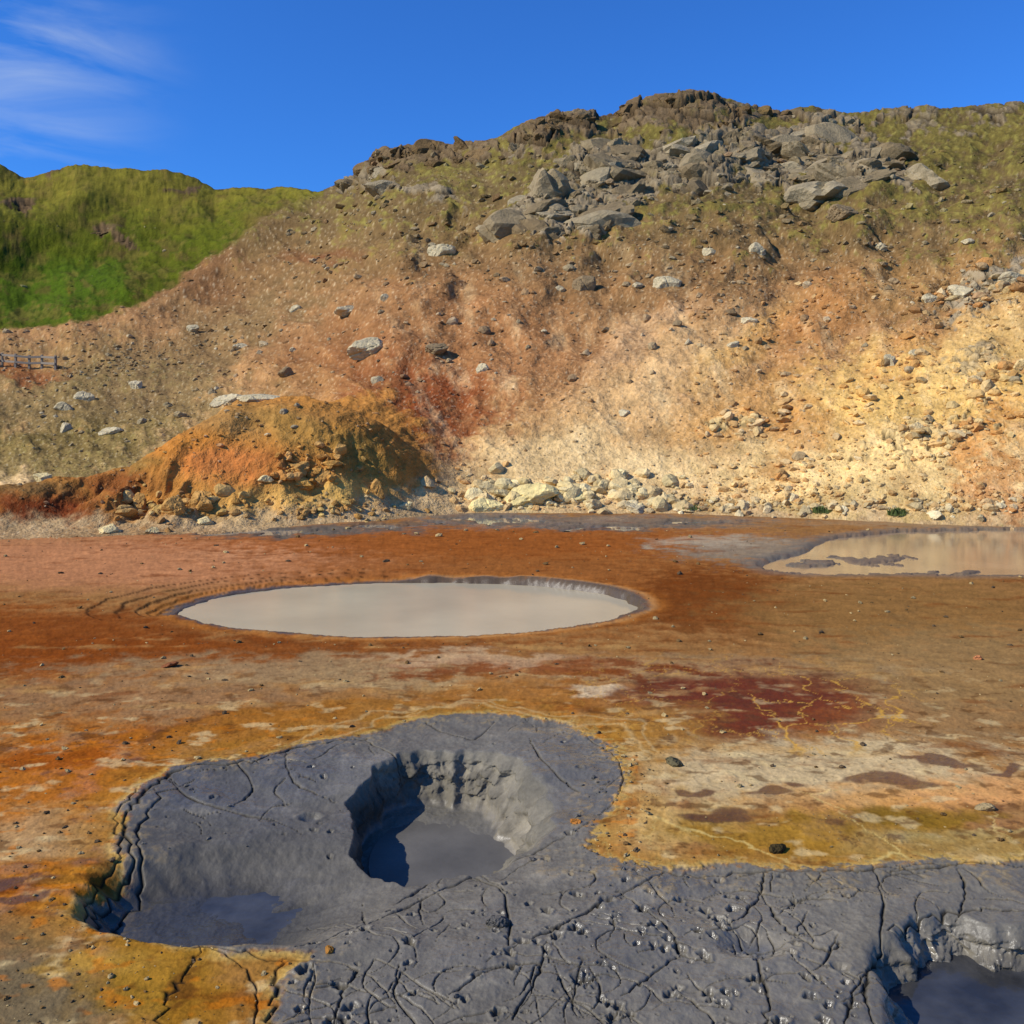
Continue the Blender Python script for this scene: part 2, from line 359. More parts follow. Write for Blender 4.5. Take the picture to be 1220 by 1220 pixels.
for k in range(520):
    u=rng.uniform(330,1040);v=rng.uniform(985,1228)
    if k<200:u=rng.normal(780,170);v=rng.normal(1110,60)
    if k>450:u=rng.uniform(180,720);v=rng.uniform(880,1010)
    if not(870<v<1235):continue
    x,y=uv2w(u,v);i=np.searchsorted(Yr_,y);j=np.searchsorted(ug,u)
    if sd[i,j]>-.05 or rM[i,j]<1.1 or r3[i,j]<1.12 or r2[i,j]<1.02:continue
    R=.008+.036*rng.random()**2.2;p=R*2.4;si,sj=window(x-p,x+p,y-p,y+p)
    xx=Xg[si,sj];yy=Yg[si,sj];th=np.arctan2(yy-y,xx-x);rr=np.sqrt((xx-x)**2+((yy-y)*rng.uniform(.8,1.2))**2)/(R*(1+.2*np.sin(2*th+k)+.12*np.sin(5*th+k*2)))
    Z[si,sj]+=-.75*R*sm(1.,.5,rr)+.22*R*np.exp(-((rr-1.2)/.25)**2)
    c=col[si,sj];m=(sm(1.,.6,rr)*.55)[...,None];col[si,sj]=c*(1-m)+s2l((56,54,51))*m  # hole insides darkened in the colour, adding to their real shade
# crumbly crater walls: push the faces sideways with noise that follows the wall
def rough(rr_,th,dmask,amp,k):
    global Xg,Yg
    W_=np.clip(dmask*(1-dmask)*4,0,1)
    n=fbm(th*k+3,Z*9,5,300,.62);b1,b2,bi=worley(th*k*1.2,Z*9+n*.3,301)
    d=(n*.7+(bi-.5)*.8*sm(0,.2,b2-b1))*amp*W_
    Xg=Xg+np.cos(th)*d;Yg=Yg+np.sin(th)*d
    return W_*n,W_*(bi-.5)
Xo,Yo=Xg.copy(),Yg.copy()
a1,a2=rough(rM,thM,dm,.10,3.0);b1_,b2_=rough(r3,th3,d3,.08,3.0)
col=col*(1+.35*a1+.5*a2+.3*b1_+.4*b2_)[...,None]
col=np.clip(col*WARM,.003,1)
K=1.0
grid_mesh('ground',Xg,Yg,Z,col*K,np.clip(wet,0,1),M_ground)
Xg,Yg=Xo,Yo
# ---------------- water sheets
def sheet(name,P,z,mat):
    me=bpy.data.meshes.new(name);bm=bmesh.new()
    bm.faces.new([bm.verts.new((x,y,z)) for x,y in P]);bmesh.ops.recalc_face_normals(bm,faces=bm.faces)
    bm.to_mesh(me);bm.free()
    if me.polygons[0].normal.z<0:me.flip_normals()
    me.materials.append(mat);o=bpy.data.objects.new(name,me);bpy.context.scene.collection.objects.link(o);return o
def ring(cx,cy,a,b,n=96):return [(cx+a*math.cos(2*math.pi*i/n),cy+b*math.sin(2*math.pi*i/n)) for i in range(n)]
W1=mat_water('milky_water_mat',(188,174,142),.14,3,.10,.45,.88,1.06,.5)
W2=mat_water('shallow_water_mat',(156,130,96),.12,5,.12,.45)
W3=mat_water('blue_mud_water_mat',(62,62,62),.14,12,.35,.45,.6,1.5,3)
W4=mat_water('wet_grey_mud_mat',(98,94,86),.45,9,.5,.25,.8,1.15,2)
W5=mat_water('grey_puddle_mat',(120,114,104),.05,5,.12,.6)
sheet('hot_spring_pool',ring(CX,CY,CA*.995,CB*.995),-.15,W1)
xs=pxpoly(rp,4);sheet('shallow_pond',[tuple(p) for p in xs],-.07,W2)
sheet('blue_mud_pool',ring(-1.66,6.05,.72,.46),-.262,W3)
sheet('mud_crater_pool',ring(-.50,7.3,.62,.86),-.442,W4)
sheet('grey_mud_pool',ring(2.66,4.62,.74,.96),-.20,W3)
for (u,v,ru,rv) in PUD:
    x,y=uv2w(u,v);sheet('puddle',ring(x,y,ru/F*y,rv*y*y/3300*1.0,40),-.045,W5)
# =====================================================  HILL
def ip(u,pts):
    pts=np.array(pts,float);return np.interp(u,pts[:,0],pts[:,1])
uh=np.concatenate([np.arange(-1400,-60,20),np.arange(-60,1290,1.25),np.arange(1290,2640,20)])
def gsm(a,n):
    k=np.exp(-np.linspace(-2,2,n)**2);k/=k.sum();return np.convolve(np.pad(a,n//2,mode='edge'),k,'valid')[:len(a)]
ridge=ip(uh,[(-1400,200),(-300,150),(0,195),(30,209),(60,204),(90,195),(140,200),(200,201),(235,212),(255,224),(330,223),(380,227),(410,214),(425,202),(440,188),(470,174),(500,173),(540,175),(590,163),(620,148),(680,134),(730,135),(760,121),(810,108),(850,113),(900,127),(920,134),(970,126),(1010,135),(1060,130),(1100,127),(1220,124),(1600,105),(2640,120)])
ridge_s=gsm(ridge,91)
Yrd=gsm(ip(uh,[(-1400,140),(0,130),(250,135),(360,118),(450,90),(600,76),(820,82),(1000,86),(1220,80),(2640,75)]),81)
vb=gsm(ip(uh,[(-1400,665),(0,646),(100,640),(250,634),(450,620),(550,611),(800,612),(950,617),(1100,624),(1220,628),(1500,640),(2640,680)]),31)
Yb=H*F/(vb-VH)
pw=gsm(ip(uh,[(-1400,1.7),(0,1.75),(200,1.55),(400,1.15),(520,1.08),(700,1.05),(900,.98),(1220,.88),(2640,.9)]),61)
Zr=H+(VH-ridge)*Yrd/F;Zrs=H+(VH-ridge_s)*Yrd/F
nr=490
q=np.linspace(-.035,1,nr)[:,None]
w=1/Yb[None]+(1/Yrd-1/Yb)[None]*q
Yh=1/w
back=np.linspace(1,60,26)[:,None]**1.0
Yh=np.concatenate([Yh,Yrd[None]+back],0)
Xh=((uh-UC)/F)[None]*Yh
t=(Yh-Yb[None])/(Yrd-Yb)[None]
ZZ=Zrs[None]+(Zr-Zrs)[None]*sm(.72,1.,t)
Zb=ZZ*np.sign(t)*np.abs(t)**np.where(t<0,1.,np.minimum(pw[None],9))
bk=t>1
Zb=np.where(bk,Zr[None]-.22*(Yh-Yrd[None])-.004*(Yh-Yrd[None])**2,Zb)
dist0=(Yh-Yb[None]).astype(np.float32)
Xh=Xh.astype(np.float32);Yh=Yh.astype(np.float32);t=t.astype(np.float32);Zb=Zb.astype(np.float32)
UU=np.broadcast_to(uh[None],Xh.shape)
nW=fbm(Xh*.28,Yh*.28,3,205);nW2=fbm(Xh*.9,Yh*.9,3,208)
def gau(cx,cy,ax,ay,h,warp=.16,e=2.4):
    dx=(Xh-cx)/ax;dy=(Yh-cy)/ay
    r=np.sqrt(dx*dx+dy*dy)+warp*nW+.03*nW2
    return h*np.exp(-np.clip(r,0,9)**e*1.3)
mA=gau(-8.1,31.6,4.0,5.8,2.35,e=2.2);mB=gau(-5.2,29.4,2.6,3.8,1.15,e=2.2);mC=gau(-10.8,30.2,2.6,4.4,1.0);m2=gau(-14.0,27.0,3.6,2.6,.9)
Mm=(mA+mB*.85+mC*.8+m2)*sm(-.1,2.8,dist0+.5*nW2)
Zb=Zb+(UU<640)*Mm+.10*nW2*sm(.1,1,Mm)
Zb=Zb+sm(420,250,UU)*sm(.35,.7,t)*sm(1.03,.85,t)*2.6*fbm(Xh*.05+3,Yh*.025,2,245)
# shallow gullies across the scree bowl
gx_=Xh/Yh
Zb=Zb+sm(.1,.4,t)*sm(.95,.6,t)*sm(380,520,UU)*(1.1*pn(gx_*9+.6*nW,t*1.2,247)+.5*pn(gx_*23+.5*nW,t*2,248))
vv=VH-F*(Zb-H)/Yh
vline=ip(uh,[(-1400,420),(0,398),(150,380),(230,330),(300,272),(345,245),(385,228),(400,150),(2640,100)])[None]
fl=np.exp(-((vv-vline-14)/16)**2)*sm(385,330,UU)*(t<1)
n1=fbm(UU*.006,vv*.009,3,200);n2=fbm(UU*.018,vv*.030,4,210,.5);n3=fbm(UU*.055,vv*.085,4,220,.55);n4=fbm(UU*.3,vv*.4,2,230,.65)
n5=fbm(UU*.13,vv*.18,3,235,.65);n6=fbm(UU*.035,vv*.05,4,236,.55)
nD=fbm(UU*.028-vv*.012,vv*.014+UU*.006,5,239,.6)     # wash and scree tones
wuh=UU+fbm(UU*.012,vv*.02,3,280)*30+n3*6;wvh=vv+fbm(UU*.012,vv*.02,3,284)*18+n3*4
def B(cu,cv,ru,rv,s=1.,ang=0,nz=.3,soft=.4):return blob(cu,cv,ru,rv,ang,s,wuh,wvh,soft,n3*nz)
amp=sm(0,.12,t);px=Yh/F;upp=sm(380,230,vv)
Zh=Zb+amp*px*(6*n2*sm(1.2,.7,t)+1.8*n3+(.35+.6*upp)*n5+.2*n4+1.0*nD*(1-upp)+12*n1*sm(0,.3,t)*sm(1.1,.7,t)*sm(380,480,UU))+.5*fl*sm(0,.3,t)
mrow=sm(.1,1.,Mm)
Zh+=(UU<620)*mrow*px*(3.0*n6-.6*n3+.1*n5)
ZONES=[(860,190,190,36,1.,-6),(700,232,84,46,1.,-35),(1020,205,90,26,1,0),(660,262,50,16,.8,0),(500,183,95,16,.8,0),(820,132,130,24,.9,0),(650,158,70,24,.9,-20),(980,140,60,10,.6,0)]
rockm=0
for z_ in ZONES:rockm=rockm+B(z_[0],z_[1],z_[2],z_[3],z_[4],z_[5],.5,.5)
rockm=np.clip(rockm+B(440,212,50,24,.6,0,.7)+B(1130,140,120,14,.4,0,.8)+B(30,245,26,9,.5,0,.8)+B(130,285,38,8,.6,30,.8)+B(230,212,30,5,.7,0,.7)+B(90,198,30,5,.6)+B(490,235,60,8,.6,10,.7)
  +B(1190,340,80,18,.55,-20,.8)+B(1100,520,90,26,.5,-10,.9)+B(880,500,40,14,.5,0,.9)+B(640,585,60,20,.4,0,.9)+B(1180,430,70,30,.4,0,.9),0,1)
rockm=rockm*sm(-.45,.05,n2+rockm*.7-.2)
f1,f2,c1=worley(UU/50+n3*.25-vv/60,vv/19+n3*.25+UU/150,31);g1,g2,c2=worley(UU/16+n3*.2,vv/8+n3*.2,32)
e1=sm(0,.14,f2-f1);e2=sm(0,.14,g2-g1)
Zh+=rockm*px*(e1*(3+13*c1)+e2*(1+4.5*c2)-7)*np.where(t>.95,.7,1)*np.where(UU<400,.4,1)
alc=np.exp(-((Xh+10.6)/2.2)**2-((Yh-26.6)/1.1)**2)
Zh-=.55*alc*sm(-.2,.4,fbm(Xh*1.0,Yh*.5,3,271)+.1)
Zh=np.where(t<0,np.minimum(Zh,Zh*0+.15)-.25*sm(0,-.03,t),Zh)
Zh[0]=-.6
vs=VH-F*(Zh-H)/Yh
ismound=sm(.10,.55,Mm+.25*n3)*(UU<580)
# ---- colour
stops=[(100,(100,84,54)),(220,(108,90,60)),(290,(120,95,62)),(350,(142,106,70)),(430,(166,124,84)),(510,(188,148,100)),(575,(208,175,126)),(625,(170,142,106)),(660,(134,94,54))]
hc=np.zeros(Xh.shape+(3,),np.float32)
for k in range(3):hc[...,k]=np.interp(wvh,[s[0] for s in stops],[float(s2l(s[1])[k]) for s in stops])
def Hc(cu,cv,ru,rv,rgb,s=1.,ang=0,nz=.35,soft=.4):
    global hc;hc=lerp(hc,B(cu,cv,ru,rv,s,ang,nz,soft),rgb)
Hc(560,420,180,110,(154,104,66),.6);Hc(520,490,80,62,(152,94,58),.6)
Hc(400,470,110,90,(144,98,58),.6);Hc(420,400,150,50,(138,100,66),.5)
Hc(385,305,60,10,(120,64,40),.5,-5,.35,.1);Hc(700,320,200,40,(130,100,68),.5)
Hc(820,440,190,55,(206,168,120),.75,-25);Hc(760,400,90,30,(196,158,118),.6,-30);Hc(700,560,190,52,(212,182,134),.7)
Hc(880,410,90,30,(202,156,82),.5,-30)
Hc(505,490,115,84,(130,66,34),.9,-15,.35,.05);Hc(480,470,60,46,(118,54,28),.5,-15,.35,.05);Hc(420,430,90,50,(134,80,48),.5,0,.35,.1)
Hc(960,390,120,50,(162,110,62),.7,-30,.35,.2);Hc(1130,330,140,40,(154,118,74),.7,-10);Hc(900,480,120,50,(192,144,84),.6,-20)
Hc(1110,470,190,90,(216,176,106),.95,-10);Hc(1180,400,120,60,(212,174,112),.7,-30);Hc(1050,560,240,52,(222,189,130),.85)
Hc(1190,580,60,50,(168,110,64),.7,40,.5);Hc(1000,600,200,14,(184,156,104),.7);Hc(640,590,60,20,(218,198,144),.8)
Hc(950,520,60,40,(180,124,66),.6,-50,.6);Hc(1170,520,60,30,(196,130,66),.6,-50,.6);Hc(1080,420,70,26,(176,116,66),.5,-40,.6)
Hc(120,480,220,70,(120,102,66),.85);Hc(60,540,200,50,(110,94,52),.8);Hc(250,400,160,50,(126,104,70),.7,-25);Hc(20,445,60,12,(150,86,50),.7)
Hc(250,330,60,60,(118,82,54),.6,-35);Hc(210,450,90,40,(132,106,74),.5)
Hc(900,190,30,10,(176,106,60),.6)
hc=lerp(hc,sm(.1,.7,nD)*.28*(1-upp)*sm(400,520,UU),(226,200,154));hc=lerp(hc,sm(.1,.7,-nD)*.28*(1-upp)*sm(300,420,UU),(140,96,60))
moss=sm(.0,.6,n3*.7+n5*.5+n2*.5+.02+.35*sm(300,130,wvh)-.9*sm(250,400,wvh)+.25*sm(850,1150,UU))
moss*=1-.8*sm(.1,.5,rockm)
moss=np.maximum(moss,sm(-.2,.5,n3*.7+n5*.6+n2*.4)*np.clip(B(1090,190,220,70,.9,0)+B(560,250,120,60,.35)+B(130,440,260,50,.3)+B(90,540,200,40,.4),0,1)*(1-.7*rockm))
hc=lerp(hc,moss*.6,(106,98,42))
hc=lerp(hc,moss*sm(.1,.6,n5)*.45,(140,132,70))
spn=n4*.8+n5*.3
sp=sm(.3,.7,spn);hc=lerp(hc,sp*.38*(1-moss),(212,194,162))
sp2=sm(.25,.7,-spn);hc=lerp(hc,sp2*.38,(82,60,38))
gm=sm(6,-8,wvh-vline+n3*5)*(UU<395)
gcx=np.zeros_like(hc)+s2l((84,90,20));
gcx=lerp(gcx,sm(-.2,.6,n6+.3*n5),(66,76,16));gcx=lerp(gcx,blob(60,345,130,44,0,.7,wuh,wvh,.4,n5*.3),(64,90,14));gcx=lerp(gcx,sm(290,215,wvh+n6*20)*.8,(122,112,42))
gcx=lerp(gcx,sm(.0,.5,n6-.3*n2+.3*n5)*.5,(112,96,46));gcx=lerp(gcx,sm(.1,.6,-n5+n6*.5)*.45,(42,46,12))
gcx=lerp(gcx,blob(320,290,60,40,-35,.7,wuh,wvh,.3,n3*.5),(106,88,42))
gcx=lerp(gcx,sm(.25,.6,fbm(UU*.025+n5*.2,vv*.045,4,238,.6))*.55,(94,74,42))
hc=hc*(1-gm[...,None])+gcx*gm[...,None]
rc_=np.zeros_like(hc)+s2l((142,127,104));rc_=lerp(rc_,c2*.6,(110,95,75));rc_=lerp(rc_,sm(200,300,wvh)*.6,(164,147,123))
brn=np.clip(B(820,135,160,26,.8)+B(500,185,110,25,.8)+B(640,160,70,28,.8)+(UU<400),0,1)
rc_=lerp(rc_,brn,(104,84,60))
rc_=lerp(rc_,sm(400,470,wvh)*.9,(212,182,128));rc_=lerp(rc_,(1-e1)*.85,(42,34,25));rc_=lerp(rc_,(1-e2)*.6,(56,45,32));rc_=lerp(rc_,sm(.1,.6,n3)*.35,(100,92,50))
rk=sm(.15,.5,rockm);hc=hc*(1-rk[...,None])+rc_*rk[...,None]
mc=np.zeros_like(hc)+s2l((172,118,58))
def Mc(cu,cv,ru,rv,rgb,s=1.,ang=0):
    global mc;mc=lerp(mc,blob(cu,cv,ru,rv,ang,s,UU+n2*16+n3*4,vs+n3*4+n2*6,.3,n3*.2),rgb)
Mc(290,500,130,22,(162,122,72),.8);Mc(360,515,90,24,(164,124,64),.8,20);Mc(220,535,70,35,(182,118,52),.8);Mc(275,552,80,30,(186,112,60),.8)
Mc(400,590,90,26,(200,162,92),.85);Mc(310,600,90,24,(204,160,90),.7);Mc(430,540,50,30,(148,116,58),.8,35)
Mc(50,615,110,45,(106,46,24),.95);Mc(140,575,60,22,(128,74,38),.9);Mc(150,550,60,12,(128,102,54),.7)
Mc(190,615,80,20,(138,98,56),.7);Mc(280,620,50,18,(166,134,72),.7);Mc(30,580,60,12,(116,90,54),.8)
mc=mc*(1+.10*n3+.05*n5+.14*n6)[...,None]
mc=lerp(mc,sp*.15,(220,188,136));mc=lerp(mc,sp2*.2,(104,70,38))
hc=hc*(1+.13*n2+.15*n3+.09*n4+(.06+.12*upp)*n5+.14*n6)[...,None]
hc=hc*(1-ismound[...,None])+mc*ismound[...,None]
Hcol=np.clip(hc*WARM,.004,1)*K
grid_mesh('hillside',Xh,Yh,Zh,Hcol,np.zeros(Xh.shape),M_hill)
# =====================================================  ROCKS
def ico(sub):
    bm=bmesh.new();bmesh.ops.create_icosphere(bm,subdivisions=sub,radius=1);bm.verts.ensure_lookup_table()
    v=np.array([x.co[:] for x in bm.verts]);f=np.array([[q.index for q in fc.verts] for fc in bm.faces]);bm.free();return v,f
def proto(sub,seed,rough=.04,npl=15):
    r=np.random.default_rng(seed);v,f=ico(sub);d=v/np.linalg.norm(v,axis=1)[:,None]
    n=r.normal(size=(npl,3));n/=np.linalg.norm(n,axis=1)[:,None];dd=r.uniform(.55,1.,npl)
    dot=d@n.T;rad=np.where(dot>.05,dd/np.maximum(dot,.05),9).min(1);rad=np.minimum(rad,1.25)
    if sub>=4:
        for _ in range(3):
            m_=r.normal(size=3);m_/=np.linalg.norm(m_);o_=r.uniform(-.4,.4);rad=rad*(1-.13*np.exp(-((d@m_-o_+.05*np.sin(d[:,0]*9))/.045)**2))
    rad*=1+rough*r.normal(size=len(rad))*.5+rough*2*np.sin(d[:,0]*7+seed)*np.sin(d[:,1]*6+d[:,2]*5)
    return d*rad[:,None],f
PR={1:[proto(1,100+i) for i in range(12)],2:[proto(2,200+i,.03) for i in range(12)],3:[proto(3,300+i,.03,13) for i in range(14)],4:[proto(4,400+i,.02,12) for i in range(14)]}
def place(items,sub,name,smooth=False,tilt=.22):
    VV=[];FF=[];CC=[];off=0
    for (x,y,z,sx,sy,sz,rot,c) in items:
        v,f=PR[sub][rng.integers(len(PR[sub]))];tl=rng.normal(0,tilt)
        v=v*np.array([sx,sy,sz]);c_,s_=math.cos(tl),math.sin(tl)
        v=np.stack([v[:,0]*c_-v[:,2]*s_,v[:,1],v[:,0]*s_+v[:,2]*c_],1)
        c2_,s2_=math.cos(rot),math.sin(rot);v=np.stack([v[:,0]*c2_-v[:,1]*s2_,v[:,0]*s2_+v[:,1]*c2_,v[:,2]],1)
        VV.append(v+np.array([x,y,z]));FF.append(f+off);off+=len(v)
        CC.append(np.broadcast_to(np.array(c)*(1+.06*rng.normal(size=(len(v),1))),(len(v),3)))
    V_=np.concatenate(VV);F_=np.concatenate(FF);C_=np.clip(np.concatenate(CC),.01,1)
    return make_mesh(name,V_,F_.reshape(-1),3,C_,np.zeros(len(V_)),M_rock,smooth=smooth)
vsm=vs[:nr]
def hit(u,v):
    j=min(max(np.searchsorted(uh,u),0),len(uh)-1);c=vsm[:,j];k=np.argmax(c<=v)
    if c[k]>v:return None
    if k<2:return None
    return Xh[k,j],Yh[k,j],Zh[k,j],Hcol[k,j],rockm[k,j],gm[k,j],brn[k,j]
items=[]
for z_ in ZONES+[(445,212,45,18,.6,0),(130,285,45,10,.6,30),(230,212,30,6,.6,0)]:
    n=int(z_[2]*z_[3]/62)+6
    for _ in range(n):
        a=rng.uniform(0,6.28);r_=math.sqrt(rng.random())*1.05;uu=z_[2]*r_*math.cos(a);vv_=z_[3]*r_*math.sin(a);an=math.radians(z_[5])
        u=z_[0]+uu*math.cos(an)-vv_*math.sin(an);v=z_[1]+uu*math.sin(an)+vv_*math.cos(an)
        h=hit(u,v)
        if h is None:continue
        x,y,z,c,rm,g,b_=h
        if rm<.08:continue
        s=(24+66*rng.random()**2.)*(.55 if z_[1]<165 or z_[0]<520 else 1)*(.5 if z_[0]<300 else 1);R=s*y/F*.5
        tt=s2l([(146,132,110),(134,119,96),(120,105,84),(158,145,123)][rng.integers(4)]) if b_<.4 else s2l([(108,88,62),(94,76,54),(120,98,70)][rng.integers(3)])
        items.append((x,y+R*.85,z-R*.36,R*rng.uniform(.8,1.4),R*rng.uniform(.9,1.4),R*rng.uniform(.5,.8),rng.normal(0,.6),(tt*.8+np.array(c)*.2)*WARM*rng.uniform(.85,1.1)))
place(items,4,'rock_outcrop',tilt=.35);print('slabs',len(items))
items=[]
def zone_n(n,fu,fv,smin,smax,tint,mix,pexp=2.2):
    for _ in range(n):
        u=fu();v=fv(u);h=hit(u,v)
        if h is None:continue
        x,y,z,c,rm,g,b_=h
        if g>.5 and rng.random()<.85:continue
        s=smin+(smax-smin)*rng.random()**pexp
        R=s*y/F*.5;tt=s2l(tint[rng.integers(len(tint))])*WARM;m=min(mix*rng.uniform(.4,1.2),1)
        items.append((x,y,z+R*.1,R*rng.uniform(.8,1.4),R*rng.uniform(.7,1.1),R*rng.uniform(.45,.9),rng.uniform(0,6.28),(c*(1-m)+tt*m)*rng.uniform(.85,1.15)))
gr=[(160,144,118),(134,118,92),(178,162,134),(144,112,82)];ye=[(206,180,132),(190,150,100),(214,190,150),(164,120,78),(196,140,84)]
U_=rng.uniform
zone_n(3000,lambda:U_(-40,1260),lambda u:U_(250,610),1.8,8,gr,.55,4)
zone_n(1000,lambda:U_(350,1260),lambda u:U_(180,340),2.5,14,gr,.6,3)
zone_n(1300,lambda:U_(820,1270),lambda u:U_(330,620),2.2,13,ye,.5,4.5)
zone_n(800,lambda:U_(540,1270),lambda u:608-abs(rng.normal(0,20)),2.5,15,ye,.6,3.6)
zone_n(150,lambda:U_(150,450),lambda u:U_(500,620),2,9,[(196,160,100),(160,116,64)],.6,3)
zone_n(300,lambda:U_(0,300),lambda u:rng.normal(450,50),2,8,gr,.7,3)
zone_n(240,lambda:rng.normal(170,60),lambda u:rng.normal(425,10)-(u-170)*.25,2,8,gr,.7,2.)
place(items,1,'scattered_rocks');print('rocks',len(items))
items=[]
for (cu,cv,su,sv,sl_,n) in [(1115,512,38,14,-.2,110),(1200,345,30,12,-.4,70),(1130,350,26,8,-.4,50),(890,504,26,10,0,80),(950,560,30,14,-.5,50),(1190,450,30,16,-.5,60),(1070,430,40,16,-.6,50)]:
    zone_n(n,lambda:rng.normal(cu,su),lambda u:rng.normal(cv,sv)+(u-cu)*sl_,3,22,ye+gr[:1],.7,2.8)
zone_n(170,lambda:rng.normal(680,70),lambda u:rng.normal(588,10),6,30,[(222,204,160),(204,184,140)],.85,1.7)
zone_n(110,lambda:U_(740,1220),lambda u:rng.normal(606,6),5,20,[(216,200,164),(190,172,136)],.85,1.8)
zone_n(70,lambda:rng.normal(365,20),lambda u:rng.normal(562,12),4,22,[(200,156,90),(176,126,72),(210,170,114)],.7,2)
zone_n(90,lambda:rng.normal(190,40),lambda u:rng.normal(606,9),4,24,[(180,152,94),(154,112,62),(196,168,114)],.75,2)
zone_n(80,lambda:rng.normal(400,50),lambda u:rng.normal(608,6),3,13,[(190,160,100),(164,124,70)],.9,2)
zone_n(170,lambda:U_(330,1240),lambda u:U_(240,460),5,17,[(180,166,140),(156,142,116),(126,110,88)],.85,2.2)
zone_n(60,lambda:U_(0,360),lambda u:U_(390,540),5,15,[(186,172,146),(160,146,120)],.85,2.2)
place(items,2,'rubble');print('rubble',len(items))
bl=[(443,412,50,22,0),(415,370,40,16,0),(303,473,48,16,0),(262,478,44,14,0),(695,336,26,28,1),(793,334,30,22,0),(525,297,28,18,0),(518,417,30,13,1),(341,444,18,14,1),(162,458,15,14,0),
(76,484,22,12,0),(100,473,20,12,0),(77,510,14,13,0),(126,514,30,10,0),(50,568,22,12,2),(905,298,20,17,0),(1003,255,34,18,1),(572,439,16,12,0),(1062,428,14,18,0),(128,630,28,14,2),(242,620,22,12,2),(180,632,16,10,2),
(235,597,34,26,3),(208,604,28,22,3),(165,602,16,26,3),(845,300,14,12,0),(1048,293,16,12,0),(1155,287,18,10,0),(892,380,18,10,0),(745,492,18,8,0),(875,410,14,9,0),(350,368,16,9,0),(228,392,16,9,0),(285,412,18,10,0),(460,355,12,8,0),(722,393,14,8,1),
(450,580,16,22,3),(483,602,18,10,2),(758,605,24,14,0),(690,590,34,18,4),(625,590,70,26,4),(580,602,34,16,4),(355,555,30,18,3),(380,570,26,20,3),(316,570,18,9,2),(1210,330,28,14,0),(1150,347,38,16,0),(1108,356,16,10,0),(1090,420,18,9,0)]
bc=[(188,174,146),(140,120,94),(214,194,148),(180,138,82),(226,206,150)]
for (u,v,w_,h_,ci) in bl:
    hh=hit(u,v+h_*.35)
    if hh is None:
        x,y=uv2w(u,v+h_*.4);z=0.
    else:x,y,z=hh[:3]
    a=w_*y/F*.52;b=h_*y/F*.62
    place([(x,y+a*.3,z+b*.25,a,a*.8,b,rng.uniform(-.3,.3),s2l(bc[ci])*WARM*rng.uniform(.9,1.1))],4,'boulder',tilt=.1)
items=[]
for k in range(2100):
    u=U_(-40,1260);v=VH+130+ (U_(0,1)**1.3)*620
    if v>1240:continue
    if k<260:u=rng.normal(90,90);v=U_(1000,1230)
    if 260<=k<460:u=U_(680,760)+rng.normal(0,15);v=U_(900,1060)
    x,y=uv2w(u,v);i=min(np.searchsorted(Yr_,y),nrow-1);j=min(max(np.searchsorted(ug,u),0),len(ug)-1)
    if r4[i,j]<1.03 or s5[i,j]<.1 or rM[i,j]<1.05 or r2[i,j]<1 or r3[i,j]<1.02:continue
    if sd[i,j]<0 and rng.random()<.72:continue
    s=1.8+7*rng.random()**4.5;R=s*y/F*.5
    tt=s2l([(150,130,90),(110,84,50),(176,150,100),(90,74,54)][rng.integers(4)])*K
    if sd[i,j]<0:tt=s2l((96,92,85))*K
    items.append((x,y,Z[i,j]+R*.2,R*U_(.8,1.4),R*U_(.8,1.2),R*U_(.5,.9),U_(0,6.3),tt))
place(items,1,'gravel')
for (u,v,w_,h_,c) in [(803,905,26,12,(92,84,60)),(1171,958,22,14,(150,130,92)),(1166,782,12,9,(170,110,70)),(200,791,20,7,(130,80,50)),(925,1008,26,14,(70,58,34)),(595,1090,30,22,(88,84,78)),(685,972,14,8,(170,110,50)),(392,1128,16,10,(160,110,50))]:
    x,y=uv2w(u,v+h_*.4);i=np.searchsorted(Yr_,y);j=np.searchsorted(ug,u);a=w_*y/F*.5
    place([(x,y,Z[i,j]+a*.1,a,a*.8,h_*y/F*.5,U_(-1,1),s2l(c)*K)],3,'stone')
# =====================================================  FENCE
mw=bpy.data.materials.new('weathered_wood_mat');mw.use_nodes=True;N=mw.node_tree.nodes;L=mw.node_tree.links
nz=N.new('ShaderNodeTexNoise');nz.inputs['Scale'].default_value=6;nz.inputs['Detail'].default_value=6
cr=N.new('ShaderNodeValToRGB');cr.color_ramp.elements[0].color=(.10,.07,.045,1);cr.color_ramp.elements[1].color=(.32,.27,.20,1)
L.new(nz.outputs['Fac'],cr.inputs[0]);L.new(cr.outputs[0],N['Principled BSDF'].inputs['Base Color']);N['Principled BSDF'].inputs['Roughness'].default_value=.85
def beam(p,q_,w_,h_,name,parent):
    p=Vector(p);q_=Vector(q_);d=q_-p;bm=bmesh.new();bmesh.ops.create_cube(bm,size=1)
    bmesh.ops.scale(bm,vec=(d.length,w_,h_),verts=bm.verts);bmesh.ops.bevel(bm,geom=bm.edges[:],offset=min(w_,h_)*.12,segments=1,affect='EDGES')
    me=bpy.data.meshes.new(name);bm.to_mesh(me);bm.free();me.materials.append(mw);o=bpy.data.objects.new(name,me);bpy.context.scene.collection.objects.link(o)
    o.rotation_euler=d.to_track_quat('X','Z').to_euler();o.location=(p+q_)/2;o.parent=parent;return o
fe=bpy.data.objects.new('wooden_fence',None);bpy.context.scene.collection.objects.link(fe)
pts=[]
for u,v in [(-30,434),(-14,436),(2,437),(18,438),(34,440),(50,441),(66,442)]:
    h=hit(u,v);
    if h is not None:pts.append((float(h[0]),float(h[1]),float(h[2])))
